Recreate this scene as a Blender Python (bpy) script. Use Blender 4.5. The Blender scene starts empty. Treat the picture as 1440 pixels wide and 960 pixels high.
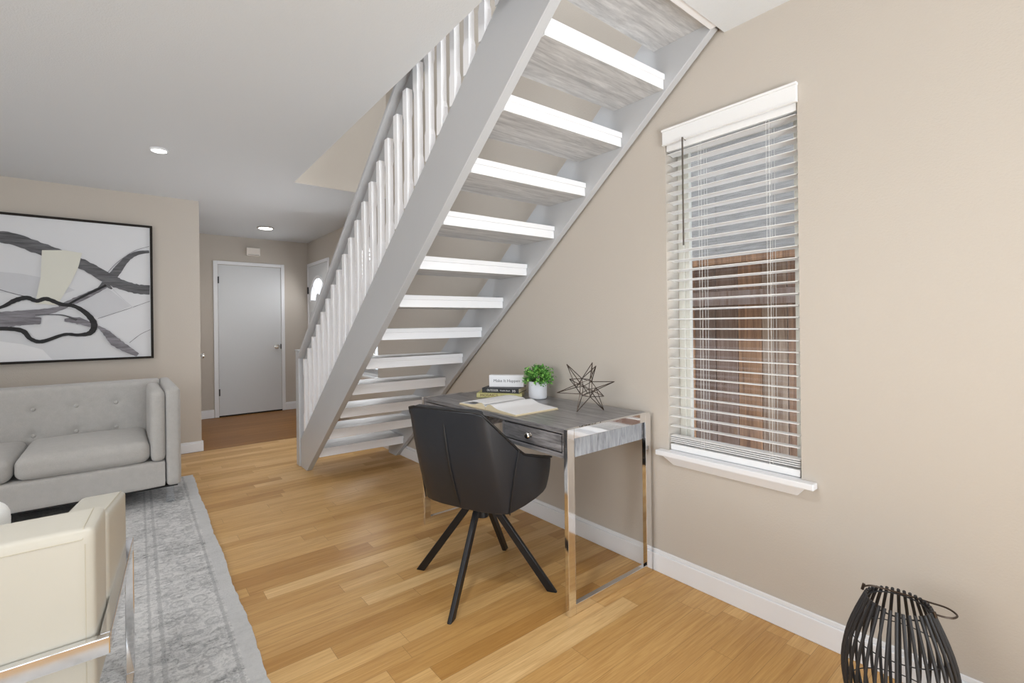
import bpy, bmesh, math, random
from mathutils import Vector, Matrix
random.seed(7)
PI = math.pi
C = bpy.context.scene.collection
scene = bpy.context.scene

# ------------------------------------------------------------------ camera, world, light, exposure
yaw, roll = math.radians(39.19), math.radians(-0.70)
fw = Vector((math.sin(yaw), math.cos(yaw), 0))
r0 = Vector((math.cos(yaw), -math.sin(yaw), 0)); u0 = Vector((0, 0, 1))
RR = r0 * math.cos(roll) + u0 * math.sin(roll)
UU = -r0 * math.sin(roll) + u0 * math.cos(roll)
cd = bpy.data.cameras.new('camera'); cam = bpy.data.objects.new('camera', cd); C.objects.link(cam)
cam.matrix_world = Matrix((
    (RR.x, UU.x, -fw.x, 0), (RR.y, UU.y, -fw.y, 0), (RR.z, UU.z, -fw.z, 1.2), (0, 0, 0, 1)))
cd.sensor_width = 36; cd.lens = 36 * 674.2 / 1440
cd.shift_y = -(480 - 454.9) / 1440
cd.clip_start = 0.02
scene.camera = cam

vs = scene.view_settings
vs.view_transform = 'Standard'; vs.look = 'None'; vs.gamma = 1.0; vs.exposure = 0.05; vs.use_curve_mapping = False

world = bpy.data.worlds.new('sky'); scene.world = world; world.use_nodes = True
bg = world.node_tree.nodes['Background']
bg.inputs[0].default_value = (0.82, 0.91, 1.0, 1); bg.inputs[1].default_value = 2.1

def area(name, loc, aim, sx, sy, power, col=(1, 1, 1), spread=180):
    l = bpy.data.lights.new(name, 'AREA'); l.shape = 'RECTANGLE'; l.size = sx; l.size_y = sy
    l.energy = power; l.color = col; l.spread = math.radians(spread)
    o = bpy.data.objects.new(name, l); C.objects.link(o); o.location = loc
    o.rotation_euler = (Vector(aim) - Vector(loc)).to_track_quat('-Z', 'Y').to_euler()
    return o
pt = area('daylight_glass_door', (-0.4, -1.99, 1.07), (-0.4, 3, 1.07), 3.3, 2.14, 1); pt.data.cycles.is_portal = True
area('daylight_glass_door_pane', (0.75, -1.90, 0.85), (1.35, 1.8, 2.25), 1.1, 1.3, 23, (0.90, 0.955, 1.0), 85)  # added fill light, narrowed and aimed to brighten the stairs
area('daylight_left_window', (-3.10, 1.2, 1.5), (3, 1.6, 1.0), 2.0, 1.2, 50, (0.96, 0.975, 1.0))
area('daylight_stair_window', (2.12, 4.92, 1.36), (0.5, 4.6, 1.9), 0.60, 1.3, 22, (0.97, 0.98, 1.0))
area('daylight_entry_door', (2.10, 6.9, 1.7), (0.5, 6.9, 1.2), 0.5, 0.35, 3, (0.97, 0.98, 1.0))
area('skylight', (1.25, 1.3, 4.95), (1.25, 1.3, 0), 1.2, 1.6, 95, (0.96, 0.98, 1.0))  # added fill light for the stairwell; the upper ceiling has no opening
def bulb(name, x, y, power, col=(.97, .985, 1), blend=1.0, angle=150):  # fill spot lamp without a fixture
    l = bpy.data.lights.new(name, 'SPOT'); l.energy = power; l.spot_size = math.radians(angle); l.spot_blend = blend; l.shadow_soft_size = .08; l.color = col
    o = bpy.data.objects.new(name, l); C.objects.link(o); o.location = (x, y, 2.39); return o
for i, (x, y, p) in enumerate([(.50, .95, 44), (-.7, 1.2, 26), (-.9, 3.2, 20)]):  # unseen spots added overhead to brighten floor and furniture
    if p: bulb('ceiling_bulb', x, y, p)
sun = bpy.data.lights.new('sun', 'SUN'); sun.energy = 9.0; sun.angle = math.radians(0.6); sun.color = (0.74, 0.87, 1.0)
so = bpy.data.objects.new('sun', sun); C.objects.link(so)
so.rotation_euler = (Vector((0.12, 0.75, -0.65))).to_track_quat('-Z', 'Y').to_euler()

# ------------------------------------------------------------------ materials
class NT:
    def __init__(s, name):
        s.m = bpy.data.materials.new(name); s.m.use_nodes = True; s.n = s.m.node_tree.nodes; s.l = s.m.node_tree.links
        s.b = s.n['Principled BSDF']
    def new(s, t, **kw):
        k = s.n.new(t)
        for a, v in kw.items():
            if a.startswith('i_'):
                key = a[2:]; key = int(key) if key.isdigit() else key
                k.inputs[key].default_value = v
            else: setattr(k, a, v)
        return k
    def link(s, a, b): s.l.new(a, b)
    def math(s, op, a, b=None, c=None):
        k = s.n.new('ShaderNodeMath'); k.operation = op
        for i, v in enumerate((a, b, c)):
            if v is None: continue
            if isinstance(v, (int, float)): k.inputs[i].default_value = v
            else: s.l.new(v, k.inputs[i])
        return k.outputs[0]
    def mix(s, f, a, b, mode='MIX'):
        k = s.n.new('ShaderNodeMix'); k.data_type = 'RGBA'; k.blend_type = mode
        for i, v in ((0, f), (6, a), (7, b)):
            if isinstance(v, (int, float)): k.inputs[i].default_value = v
            elif isinstance(v, (tuple, list)): k.inputs[i].default_value = (*v[:3], 1)
            else: s.l.new(v, k.inputs[i])
        return k.outputs[2]
    def coord(s, scale=(1, 1, 1), rot=(0, 0, 0), kind='Object'):
        t = s.n.new('ShaderNodeTexCoord'); mp = s.n.new('ShaderNodeMapping')
        mp.inputs['Scale'].default_value = scale; mp.inputs['Rotation'].default_value = rot
        s.l.new(t.outputs[kind], mp.inputs[0]); return mp.outputs[0]
    def noise(s, vec, scale, detail=3, rough=0.5, dist=0.0):
        k = s.n.new('ShaderNodeTexNoise'); k.inputs['Scale'].default_value = scale
        k.inputs['Detail'].default_value = detail; k.inputs['Roughness'].default_value = rough
        k.inputs['Distortion'].default_value = dist
        s.l.new(vec, k.inputs['Vector']); return k.outputs['Fac']
    def ramp(s, f, stops):
        k = s.n.new('ShaderNodeValToRGB'); e = k.color_ramp.elements
        while len(e) < len(stops): e.new(0.5)
        for i, (p, c) in enumerate(stops): e[i].position = p; e[i].color = (*c[:3], 1)
        s.l.new(f, k.inputs[0]); return k.outputs[0]
    def bump(s, h, strength, dist=0.01):
        k = s.n.new('ShaderNodeBump'); k.inputs['Strength'].default_value = strength; k.inputs['Distance'].default_value = dist
        s.l.new(h, k.inputs['Height']); s.l.new(k.outputs[0], s.b.inputs['Normal'])
    def col(s, c):
        if isinstance(c, (tuple, list)): s.b.inputs['Base Color'].default_value = (*c[:3], 1)
        else: s.l.new(c, s.b.inputs['Base Color'])
    def rough(s, r):
        if isinstance(r, (int, float)): s.b.inputs['Roughness'].default_value = r
        else: s.l.new(r, s.b.inputs['Roughness'])

def srgb(r, g, b):
    f = lambda c: c / 255 / 12.92 if c / 255 <= 0.04045 else ((c / 255 + 0.055) / 1.055) ** 2.4
    return (f(r), f(g), f(b))
M = {}
def plain(name, c, rough=0.5, metal=0.0, bump=None, var=0.0, spec=0.5, coat=0.0):
    t = NT(name); t.rough(rough); t.b.inputs['Metallic'].default_value = metal
    t.b.inputs['Specular IOR Level'].default_value = spec; t.b.inputs['Coat Weight'].default_value = coat
    v = t.coord()
    if var:
        f = t.noise(v, 6, 4)
        t.col(t.mix(f, tuple(x * (1 - var) for x in c), tuple(min(1, x * (1 + var)) for x in c)))
    else: t.col(c)
    if bump:
        t.bump(t.noise(v, bump[0], 3, 0.6), bump[1], bump[2] if len(bump) > 2 else 0.002)
    M[name] = t.m; return t
plain('wall', srgb(196, 188, 178), 0.75, bump=(130, 0.35, 0.003), var=0.012, spec=0.25)
plain('ceiling', srgb(220, 223, 226), 0.85, bump=(160, 0.5, 0.003), spec=0.2)
plain('trim', srgb(236, 237, 240), 0.42, spec=0.4)
plain('door', srgb(214, 216, 218), 0.45, spec=0.4)
plain('blind', srgb(240, 240, 240), 0.4)
plain('stair_white', srgb(243, 243, 245), 0.45, bump=(14, 0.1))
plain('stair_grey', srgb(186, 187, 189), 0.38, bump=(40, 0.12, 0.002), var=0.02)
plain('chrome', (0.86, 0.86, 0.87), 0.07, 1.0)
plain('nickel', (0.62, 0.60, 0.57), 0.22, 1.0)
plain('hinge', (0.03, 0.03, 0.03), 0.5, 0.4)
plain('black_metal', (0.012, 0.012, 0.014), 0.42, 0.2)
plain('lantern_rod', (0.022, 0.022, 0.025), 0.55, bump=(60, 0.2))
plain('bronze', (0.07, 0.05, 0.038), 0.38, 0.7)
plain('black_leather', (0.013, 0.015, 0.020), 0.42, bump=(380, 0.25, 0.001), var=0.15)
plain('piping', (0.008, 0.008, 0.009), 0.45)
plain('dark_line', (0.01, 0.008, 0.006), 0.8)
plain('cream_leather', srgb(200, 196, 184), 0.42, bump=(300, 0.12, 0.001), var=0.015)
plain('thread', srgb(196, 189, 170), 0.7)
plain('paper', srgb(238, 238, 240), 0.8, var=0.01)
plain('page_edge', srgb(228, 214, 182), 0.8)
plain('cover_yellow', srgb(205, 200, 140), 0.6, var=0.05)
plain('cover_black', (0.018, 0.02, 0.024), 0.5)
plain('ink', (0.03, 0.03, 0.035), 0.7)
plain('ink_grey', (0.16, 0.16, 0.17), 0.7)
plain('ink_white', (0.85, 0.85, 0.85), 0.6)
plain('ink_brown', srgb(110, 78, 50), 0.7)
plain('pot', srgb(226, 228, 234), 0.55, bump=(30, 0.1))
plain('soil', (0.03, 0.02, 0.015), 0.9)
plain('stem', (0.06, 0.12, 0.03), 0.6)
plain('frame_dark', (0.018, 0.014, 0.011), 0.6, spec=0.2)
plain('canvas', srgb(222, 223, 226), 0.8, bump=(400, 0.2, 0.001), var=0.02)
plain('paint_pale', srgb(208, 209, 213), 0.8, var=0.05)
plain('paint_cream', srgb(224, 223, 212), 0.8, var=0.03)
plain('vinyl', srgb(228, 226, 216), 0.4)
plain('cord', srgb(225, 225, 222), 0.8)
plain('wand', srgb(88, 80, 72), 0.4)
plain('chime', srgb(240, 232, 224), 0.5)
plain('underside', (0.02, 0.02, 0.02), 0.9)
def stroke(name, c, c2, sc):
    t = NT(name); v = t.coord((sc, 60, 60), (0, 0.25, 0)); t.col(t.ramp(t.noise(v, 1.0, 5, 0.7), [(0.3, c), (0.7, c2)])); t.rough(0.7); M[name] = t.m
stroke('paint_dark', srgb(60, 60, 62), srgb(120, 120, 124), 5)
stroke('paint_black', srgb(22, 22, 24), srgb(44, 44, 46), 8)
stroke('paint_mauve', srgb(92, 88, 94), srgb(160, 158, 164), 5)

def fabric(name, c, c2, sc=420):
    t = NT(name); v = t.coord()
    a = t.noise(v, sc, 2, 0.6); b = t.noise(v, 30, 3)
    t.col(t.mix(t.math('MULTIPLY_ADD', a, 0.75, t.math('MULTIPLY', b, 0.25)), c, c2)); t.rough(0.92)
    t.b.inputs['Specular IOR Level'].default_value = 0.15
    t.b.inputs['Sheen Weight'].default_value = 0.25
    t.bump(a, 0.35, 0.002); M[name] = t.m
fabric('sofa_fabric', srgb(150, 148, 145), srgb(206, 203, 199))
fabric('pillow_fabric', srgb(222, 222, 220), srgb(240, 240, 238))

def plank_floor(name, cols, w, L, rough=0.3, gap=0.0012, grain=1.0):
    t = NT(name); tc = t.new('ShaderNodeTexCoord'); sp = t.new('ShaderNodeSeparateXYZ'); t.link(tc.outputs['Object'], sp.inputs[0])
    X, Y = sp.outputs[0], sp.outputs[1]
    yr = t.math('DIVIDE', Y, w); row = t.math('FLOOR', yr); fy = t.math('FRACT', yr)
    wn = t.new('ShaderNodeTexWhiteNoise', noise_dimensions='1D'); t.link(row, wn.inputs['W'])
    xr = t.math('ADD', t.math('DIVIDE', X, L), t.math('MULTIPLY', wn.outputs[0], 7.3))
    cell = t.math('FLOOR', xr); fx = t.math('FRACT', xr)
    cb = t.new('ShaderNodeCombineXYZ'); t.link(row, cb.inputs[0]); t.link(cell, cb.inputs[1])
    w2 = t.new('ShaderNodeTexWhiteNoise', noise_dimensions='2D'); t.link(cb.outputs[0], w2.inputs['Vector'])
    base = t.ramp(w2.outputs[0], [(i / (len(cols) - 1), c) for i, c in enumerate(cols)])
    off = t.new('ShaderNodeCombineXYZ'); t.link(t.math('MULTIPLY', w2.outputs[0], 37.0), off.inputs[2]); t.link(t.math('MULTIPLY', w2.outputs[0], 11.0), off.inputs[0])
    va = t.new('ShaderNodeVectorMath', operation='ADD'); t.link(tc.outputs['Object'], va.inputs[0]); t.link(off.outputs[0], va.inputs[1])
    mp = t.new('ShaderNodeMapping'); mp.inputs['Scale'].default_value = (1.6, 26, 1); t.link(va.outputs[0], mp.inputs[0])
    g1 = t.noise(mp.outputs[0], 1.6, 6, 0.62, 1.6)
    mp2 = t.new('ShaderNodeMapping'); mp2.inputs['Scale'].default_value = (3, 130, 1); t.link(va.outputs[0], mp2.inputs[0])
    g2 = t.noise(mp2.outputs[0], 2.0, 3, 0.6)
    c = t.mix(t.math('MULTIPLY', t.ramp(g1, [(0.35, (0, 0, 0)), (0.7, (1, 1, 1))]), 0.5 * grain), base, (0.72, 0.62, 0.52), 'MULTIPLY')
    c = t.mix(t.math('MULTIPLY', t.ramp(g2, [(0.45, (0, 0, 0)), (0.75, (1, 1, 1))]), 0.28 * grain), c, (0.62, 0.5, 0.4), 'MULTIPLY')
    ey = t.math('MINIMUM', fy, t.math('SUBTRACT', 1.0, fy)); ex = t.math('MINIMUM', fx, t.math('SUBTRACT', 1.0, fx))
    gl = t.math('MAXIMUM', t.math('LESS_THAN', t.math('MULTIPLY', ey, w), gap * 0.5), t.math('LESS_THAN', t.math('MULTIPLY', ex, L), gap * 0.6))
    c = t.mix(t.math('MULTIPLY', gl, 0.55), c, (0.12, 0.06, 0.02))
    t.col(c); t.rough(t.math('MULTIPLY_ADD', g1, 0.12, rough))
    t.b.inputs['Specular IOR Level'].default_value = 0.30
    t.bump(t.math('SUBTRACT', t.math('MULTIPLY', g2, 0.2), gl), 0.12, 0.002)
    M[name] = t.m
plank_floor('oak_floor', [srgb(200, 156, 94), srgb(213, 171, 110), srgb(220, 180, 120), srgb(204, 160, 98), srgb(230, 194, 138), srgb(212, 170, 109), srgb(188, 142, 80)], 0.083, 0.85, grain=1.5)
plank_floor('hall_floor', [srgb(150, 104, 48), srgb(140, 95, 42), srgb(160, 113, 55)], 0.045, 1.6, 0.32, 0.001)

def wood_grey(name, ca, cb, sx, sy, sz, rough=0.5):
    t = NT(name); v = t.coord((sx, sy, sz)); n = t.noise(v, 1.0, 7, 0.68, 1.2)
    v2 = t.coord((sx * 3, sy * 3, sz * 3)); n2 = t.noise(v2, 1.0, 3, 0.7)
    f = t.math('MULTIPLY_ADD', n, 0.7, t.math('MULTIPLY', n2, 0.3))
    t.col(t.ramp(f, [(0.32, ca), (0.68, cb)])); t.rough(rough); t.bump(n2, 0.15, 0.001); M[name] = t.m
wood_grey('tread_laminate', srgb(158, 158, 160), srgb(222, 222, 222), 3, 26, 26, 0.55)
wood_grey('desk_wood', srgb(48, 46, 49), srgb(172, 170, 172), 34, 2.6, 34, 0.28)
wood_grey('desk_side', srgb(105, 108, 115), srgb(180, 184, 190), 40, 40, 5, 0.4)  # same wood with upright grain, colour lightened for light on the desk ends

def fence_wood():
    t = NT('fence_wood'); oi = t.new('ShaderNodeObjectInfo')
    v = t.coord((40, 40, 2.0)); n = t.noise(v, 1, 6, 0.65, 0.8)
    base = t.ramp(oi.outputs['Random'], [(0, srgb(196, 134, 92)), (0.3, srgb(160, 148, 142)), (0.55, srgb(222, 164, 112)), (0.8, srgb(176, 126, 98)), (1, srgb(205, 185, 165))])
    t.col(t.mix(t.ramp(n, [(0.3, (0, 0, 0)), (0.7, (1, 1, 1))]), base, srgb(120, 88, 68))); t.rough(0.85); M['fence_wood'] = t.m
fence_wood()
t = NT('neighbour_wall'); v = t.coord((1, 3, 40)); t.col(t.ramp(t.noise(v, 2, 4), [(0.3, srgb(128, 124, 120)), (0.7, srgb(160, 156, 152))])); t.rough(0.9); M['neighbour_wall'] = t.m
plain('outside_ground', srgb(232, 226, 214), 0.95)

def rug_mat():
    t = NT('rug_pile'); tc = t.new('ShaderNodeTexCoord'); sp = t.new('ShaderNodeSeparateXYZ'); t.link(tc.outputs['Object'], sp.inputs[0])
    X, Y = sp.outputs[0], sp.outputs[1]            # X = distance from right edge (negative inward)
    v = t.coord()
    n1 = t.noise(v, 34, 6, 0.75, 1.5); n2 = t.noise(v, 5, 4, 0.6); n3 = t.noise(v, 240, 2, 0.6)
    vb = t.coord((2.4, 16, 1)); nb = t.noise(vb, 1.5, 5, 0.7, 2.0)
    f = t.math('ADD', t.math('MULTIPLY', n1, 0.42), t.math('ADD', t.math('MULTIPLY', n2, 0.2), t.math('ADD', t.math('MULTIPLY', nb, 0.26), t.math('MULTIPLY', n3, 0.14))))
    base = t.ramp(f, [(0.41, srgb(142, 142, 142)), (0.48, srgb(192, 192, 192)), (0.57, srgb(222, 221, 220))])
    d = t.math('ABSOLUTE', X)
    wob = t.math('MULTIPLY_ADD', n1, 0.03, -0.015); dw = t.math('ADD', d, wob)
    def band(lo, hi):
        return t.math('MULTIPLY', t.math('GREATER_THAN', dw, lo), t.math('LESS_THAN', dw, hi))
    lines = t.math('MAXIMUM', band(0.065, 0.078), t.math('MAXIMUM', band(0.27, 0.285), band(0.31, 0.32)))
    c = t.mix(t.math('MULTIPLY', lines, t.math('MULTIPLY', n1, 0.6)), base, srgb(120, 122, 126))
    # scalloped border motif
    wv = t.new('ShaderNodeTexVoronoi', feature='F1'); wv.inputs['Scale'].default_value = 15; t.link(v, wv.inputs['Vector'])
    ringf = t.math('ABSOLUTE', t.math('SUBTRACT', wv.outputs['Distance'], 0.42))
    motif = t.math('MULTIPLY', t.math('MULTIPLY', t.math('LESS_THAN', t.math('ADD', ringf, t.math('MULTIPLY', n1, 0.12)), 0.13), band(0.09, 0.26)), n1)
    c = t.mix(t.math('MULTIPLY', motif, 0.55), c, srgb(130, 132, 137))
    edge = t.math('LESS_THAN', dw, 0.055)
    c = t.mix(t.math('MULTIPLY', edge, 0.8), c, srgb(206, 206, 206))
    t.col(c); t.rough(0.95); t.b.inputs['Specular IOR Level'].default_value = 0.1
    t.bump(t.math('ADD', n1, n3), 0.6, 0.006); M['rug_pile'] = t.m
rug_mat()

def leaf_mat():
    t = NT('leaf'); v = t.coord(); n = t.noise(v, 45, 2)
    t.col(t.ramp(n, [(0.3, srgb(44, 90, 40)), (0.5, srgb(98, 168, 70)), (0.7, srgb(176, 222, 112))])); t.rough(0.5); M['leaf'] = t.m
leaf_mat()
def glass(name, rough=0.0, tint=(1, 1, 1), refl=0.08):
    m = bpy.data.materials.new(name); m.use_nodes = True; n = m.node_tree.nodes; l = m.node_tree.links; n.clear()
    o = n.new('ShaderNodeOutputMaterial'); tr = n.new('ShaderNodeBsdfTransparent'); gl = n.new('ShaderNodeBsdfGlossy'); mx = n.new('ShaderNodeMixShader')
    tr.inputs[0].default_value = (*tint, 1); gl.inputs['Roughness'].default_value = rough; mx.inputs[0].default_value = refl
    l.new(tr.outputs[0], mx.inputs[1]); l.new(gl.outputs[0], mx.inputs[2]); l.new(mx.outputs[0], o.inputs[0]); M[name] = m
glass('window_glass', 0.05, (0.97, 0.98, 1.0), 0.07)
glass('acrylic', 0.05, (0.93, 0.95, 0.97), 0.16)
t = NT('lamp_glow'); t.col((1, 1, 1)); t.b.inputs['Emission Color'].default_value = (1, 0.97, 0.9, 1); t.b.inputs['Emission Strength'].default_value = 9; M['lamp_glow'] = t.m
t = NT('frosted_pane'); t.col((0.9, 0.93, 1)); t.rough(0.5); t.b.inputs['Transmission Weight'].default_value = 0.9; t.b.inputs['Roughness'].default_value = 0.35; M['frosted_pane'] = t.m

# ------------------------------------------------------------------ mesh builder
class MB:
    def __init__(s): s.bm = bmesh.new(); s.mi = 0
    def _tag(s, fs):
        for f in fs: f.material_index = s.mi
    def box(s, x0, x1, y0, y1, z0, z1, mat=None, bevel=0.0):
        vs = [Vector((x, y, z)) for x in (x0, x1) for y in (y0, y1) for z in (z0, z1)]
        if mat is not None: vs = [mat @ v for v in vs]
        v = [s.bm.verts.new(p) for p in vs]
        F = [(0, 1, 3, 2), (4, 6, 7, 5), (0, 4, 5, 1), (2, 3, 7, 6), (0, 2, 6, 4), (1, 5, 7, 3)]
        fs = [s.bm.faces.new([v[i] for i in f]) for f in F]; s._tag(fs)
        if bevel:
            es = list({e for f in fs for e in f.edges})
            bmesh.ops.bevel(s.bm, geom=es, offset=bevel, segments=2, affect='EDGES', profile=0.7)
        return s
    def prism(s, pts, axis, a, b):      # polygon pts (2D) in the plane normal to axis, extruded a..b
        def P(p, h):
            return {'x': (h, p[0], p[1]), 'y': (p[0], h, p[1]), 'z': (p[0], p[1], h)}[axis]
        A = [s.bm.verts.new(P(p, a)) for p in pts]; B = [s.bm.verts.new(P(p, b)) for p in pts]
        fs = [s.bm.faces.new(A), s.bm.faces.new(B[::-1])]
        for i in range(len(pts)):
            j = (i + 1) % len(pts); fs.append(s.bm.faces.new((A[j], A[i], B[i], B[j])))
        s._tag(fs); return s
    def hexa(s, bot, top):
        A = [s.bm.verts.new(p) for p in bot]; B = [s.bm.verts.new(p) for p in top]; n = len(A)
        fs = [s.bm.faces.new(A[::-1]), s.bm.faces.new(B)]
        for i in range(n):
            j = (i + 1) % n; fs.append(s.bm.faces.new((A[i], A[j], B[j], B[i])))
        s._tag(fs); return s
    def quad(s, *p):
        f = s.bm.faces.new([s.bm.verts.new(q) for q in p]); s._tag([f]); return s
    def tube(s, path, r, n=8, closed=False, flat=None):
        P = [Vector(p) for p in path]; N = len(P); rings = []
        up = None
        for i in range(N):
            if closed: d = (P[(i + 1) % N] - P[i - 1])
            else: d = P[min(i + 1, N - 1)] - P[max(i - 1, 0)]
            d.normalize()
            if up is None:
                up = Vector((0, 0, 1)) if abs(d.z) < 0.9 else Vector((1, 0, 0))
            sd = d.cross(up)
            if sd.length < 1e-5: sd = d.cross(Vector((0, 1, 0)))
            sd.normalize(); up = sd.cross(d).normalized()
            rr = r[i] if isinstance(r, (list, tuple)) else r
            a, b = (rr, rr) if flat is None else (flat[0], flat[1])
            if flat is None: ring = [P[i] + sd * math.cos(2 * PI * k / n) * a + up * math.sin(2 * PI * k / n) * b for k in range(n)]
            else: ring = [P[i] + sd * sx * a + up * sy * b for sx, sy in ((-1, -1), (1, -1), (1, 1), (-1, 1))]
            rings.append([s.bm.verts.new(q) for q in ring])
        m = len(rings[0]); fs = []
        for i in range(N if closed else N - 1):
            A, B = rings[i], rings[(i + 1) % N]
            for k in range(m):
                fs.append(s.bm.faces.new((A[k], A[(k + 1) % m], B[(k + 1) % m], B[k])))
        if not closed:
            fs.append(s.bm.faces.new(rings[0][::-1])); fs.append(s.bm.faces.new(rings[-1]))
        s._tag(fs); return s
    def lathe(s, prof, n=32, c=(0, 0, 0), mat=None):
        rings = []
        for r, z in prof:
            ring = []
            for k in range(n):
                p = Vector((r * math.cos(2 * PI * k / n), r * math.sin(2 * PI * k / n), z))
                if mat is not None: p = mat @ p
                ring.append(s.bm.verts.new(p + Vector(c)))
            rings.append(ring)
        fs = []
        for A, B in zip(rings, rings[1:]):
            for k in range(n): fs.append(s.bm.faces.new((A[k], A[(k + 1) % n], B[(k + 1) % n], B[k])))
        fs.append(s.bm.faces.new(rings[0][::-1])); fs.append(s.bm.faces.new(rings[-1]))
        s._tag(fs); return s
    def cushion(s, x0, x1, y0, y1, z0, z1, r, puff=(0, 0, 0), n=14, fn=None):
        c = Vector(((x0 + x1) / 2, (y0 + y1) / 2, (z0 + z1) / 2)); h = Vector(((x1 - x0) / 2, (y1 - y0) / 2, (z1 - z0) / 2))
        r = min(r, min(h) * 0.98)
        tmp = {}
        fs = []
        def vert(p):
            key = tuple(round(q, 5) for q in p)
            if key in tmp: return tmp[key]
            q = Vector((p[0] * h.x, p[1] * h.y, p[2] * h.z))
            inner = Vector([max(-h[i] + r, min(h[i] - r, q[i])) for i in range(3)])
            d = q - inner
            if d.length > 1e-9: q = inner + d.normalized() * r if d.length > r * 0.2 else q
            for i in range(3):
                if puff[i]:
                    o = [k for k in range(3) if k != i]
                    q[i] += math.copysign(1, p[i]) * abs(p[i]) * puff[i] * (1 - p[o[0]] ** 2) * (1 - p[o[1]] ** 2)
            q = q + c
            if fn: q = fn(q)
            v = s.bm.verts.new(q); tmp[key] = v; return v
        g = []
        for i in range(n + 1):
            a = -1 + 2 * i / n; g.append(math.copysign(1 - (1 - abs(a)) ** 1.6, a) if a else 0.0)
        for ax in range(3):
            for sg in (-1, 1):
                for i in range(n):
                    for j in range(n):
                        q = []
                        for (a, b) in ((g[i], g[j]), (g[i + 1], g[j]), (g[i + 1], g[j + 1]), (g[i], g[j + 1])):
                            p = [0, 0, 0]; p[ax] = sg; p[(ax + 1) % 3] = a; p[(ax + 2) % 3] = b; q.append(vert(p))
                        if len(set(q)) < 4: continue
                        if sg < 0: q = q[::-1]
                        try: fs.append(s.bm.faces.new(q))
                        except ValueError: pass
        s._tag(fs); return s
    def build(s, name, mats, parent=None, smooth=35, bevel=0.0, sub=0, base=None, recalc=True):
        bm = s.bm
        if recalc: bmesh.ops.recalc_face_normals(bm, faces=bm.faces[:])
        if smooth:
            lim = math.radians(smooth)
            for f in bm.faces: f.smooth = True
            for e in bm.edges:
                e.smooth = len(e.link_faces) == 2 and e.calc_face_angle(0) < lim
        if base is not None:
            bmesh.ops.translate(bm, verts=bm.verts[:], vec=-Vector(base))
        me = bpy.data.meshes.new(name); bm.to_mesh(me); bm.free()
        o = bpy.data.objects.new(name, me); C.objects.link(o)
        if not isinstance(mats, (list, tuple)): mats = [mats]
        for m in mats: me.materials.append(M[m])
        if base is not None: o.location = base
        if parent is not None: o.parent = parent
        if bevel:
            b = o.modifiers.new('bevel', 'BEVEL'); b.width = bevel; b.segments = 2; b.limit_method = 'ANGLE'; b.harden_normals = False
        if sub:
            d = o.modifiers.new('sub', 'SUBSURF'); d.levels = sub; d.render_levels = sub
        return o

def tag(o, label, cat, group=None):
    o['label'] = label; o['category'] = cat
    if group: o['group'] = group
    return o
def thing(name, label, cat, loc=(0, 0, 0), rz=0, group=None):
    o = bpy.data.objects.new(name, None); C.objects.link(o); o.location = loc; o.rotation_euler = (0, 0, rz); o.empty_display_size = 0.1
    return tag(o, label, cat, group)
def struct(mb, name, mats, parent=None, **kw):
    kw.setdefault('smooth', 0)
    o = mb.build(name, mats, parent, **kw)
    if parent is None: o['kind'] = 'structure'
    return o
def sempty(name, loc):
    o = bpy.data.objects.new(name, None); C.objects.link(o); o.location = loc; o['kind'] = 'structure'; o.empty_display_size = 0.1
    return o
def text_mesh(body, size, parent, mat, loc, rot, name='lettering', depth=0.0004, align='CENTER', width=None):
    cu = bpy.data.curves.new(name, 'FONT'); cu.body = body; cu.size = size; cu.extrude = depth; cu.align_x = align; cu.align_y = 'CENTER'
    tmp = bpy.data.objects.new(name + '_tmp', cu); C.objects.link(tmp)
    dg = bpy.context.evaluated_depsgraph_get(); me = bpy.data.meshes.new_from_object(tmp.evaluated_get(dg))
    bpy.data.objects.remove(tmp)
    if width:
        xs = [v.co.x for v in me.vertices]; w = max(xs) - min(xs)
        for v in me.vertices: v.co.x *= width / w
    me.materials.clear(); me.materials.append(M[mat])
    o = bpy.data.objects.new(name, me); C.objects.link(o); o.parent = parent; o.location = loc; o.rotation_euler = rot
    return o

# ------------------------------------------------------------------ room dimensions
W, WF = 2.0, 2.15            # right wall; recessed right wall by the entry
YB, YH = 5.53, 7.42          # sofa wall, entry wall
H = 2.427; XC = 0.597; XL, YN = -3.2, -2.0
TOP = 5.0; YO = 4.34         # upper ceiling, far edge of stairwell
WT = 0.17
W1 = (0.722, 1.292, 0.590, 2.045)     # window 1: y0 y1 z0 z1
W2 = (4.60, 5.25, 0.67, 2.05)

# floor
mb = MB(); mb.box(XL - .2, WF + .2, YN - .2, 5.50, -.08, 0); struct(mb, 'floor', 'oak_floor')
mb = MB(); mb.box(XL - .2, WF + .2, 5.506, YH + .2, -.08, -.001); struct(mb, 'floor', 'hall_floor')
mb = MB(); mb.box(XC, W, 5.498, 5.508, -.06, -.0015); struct(mb, 'trim_1', 'dark_line')

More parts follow.
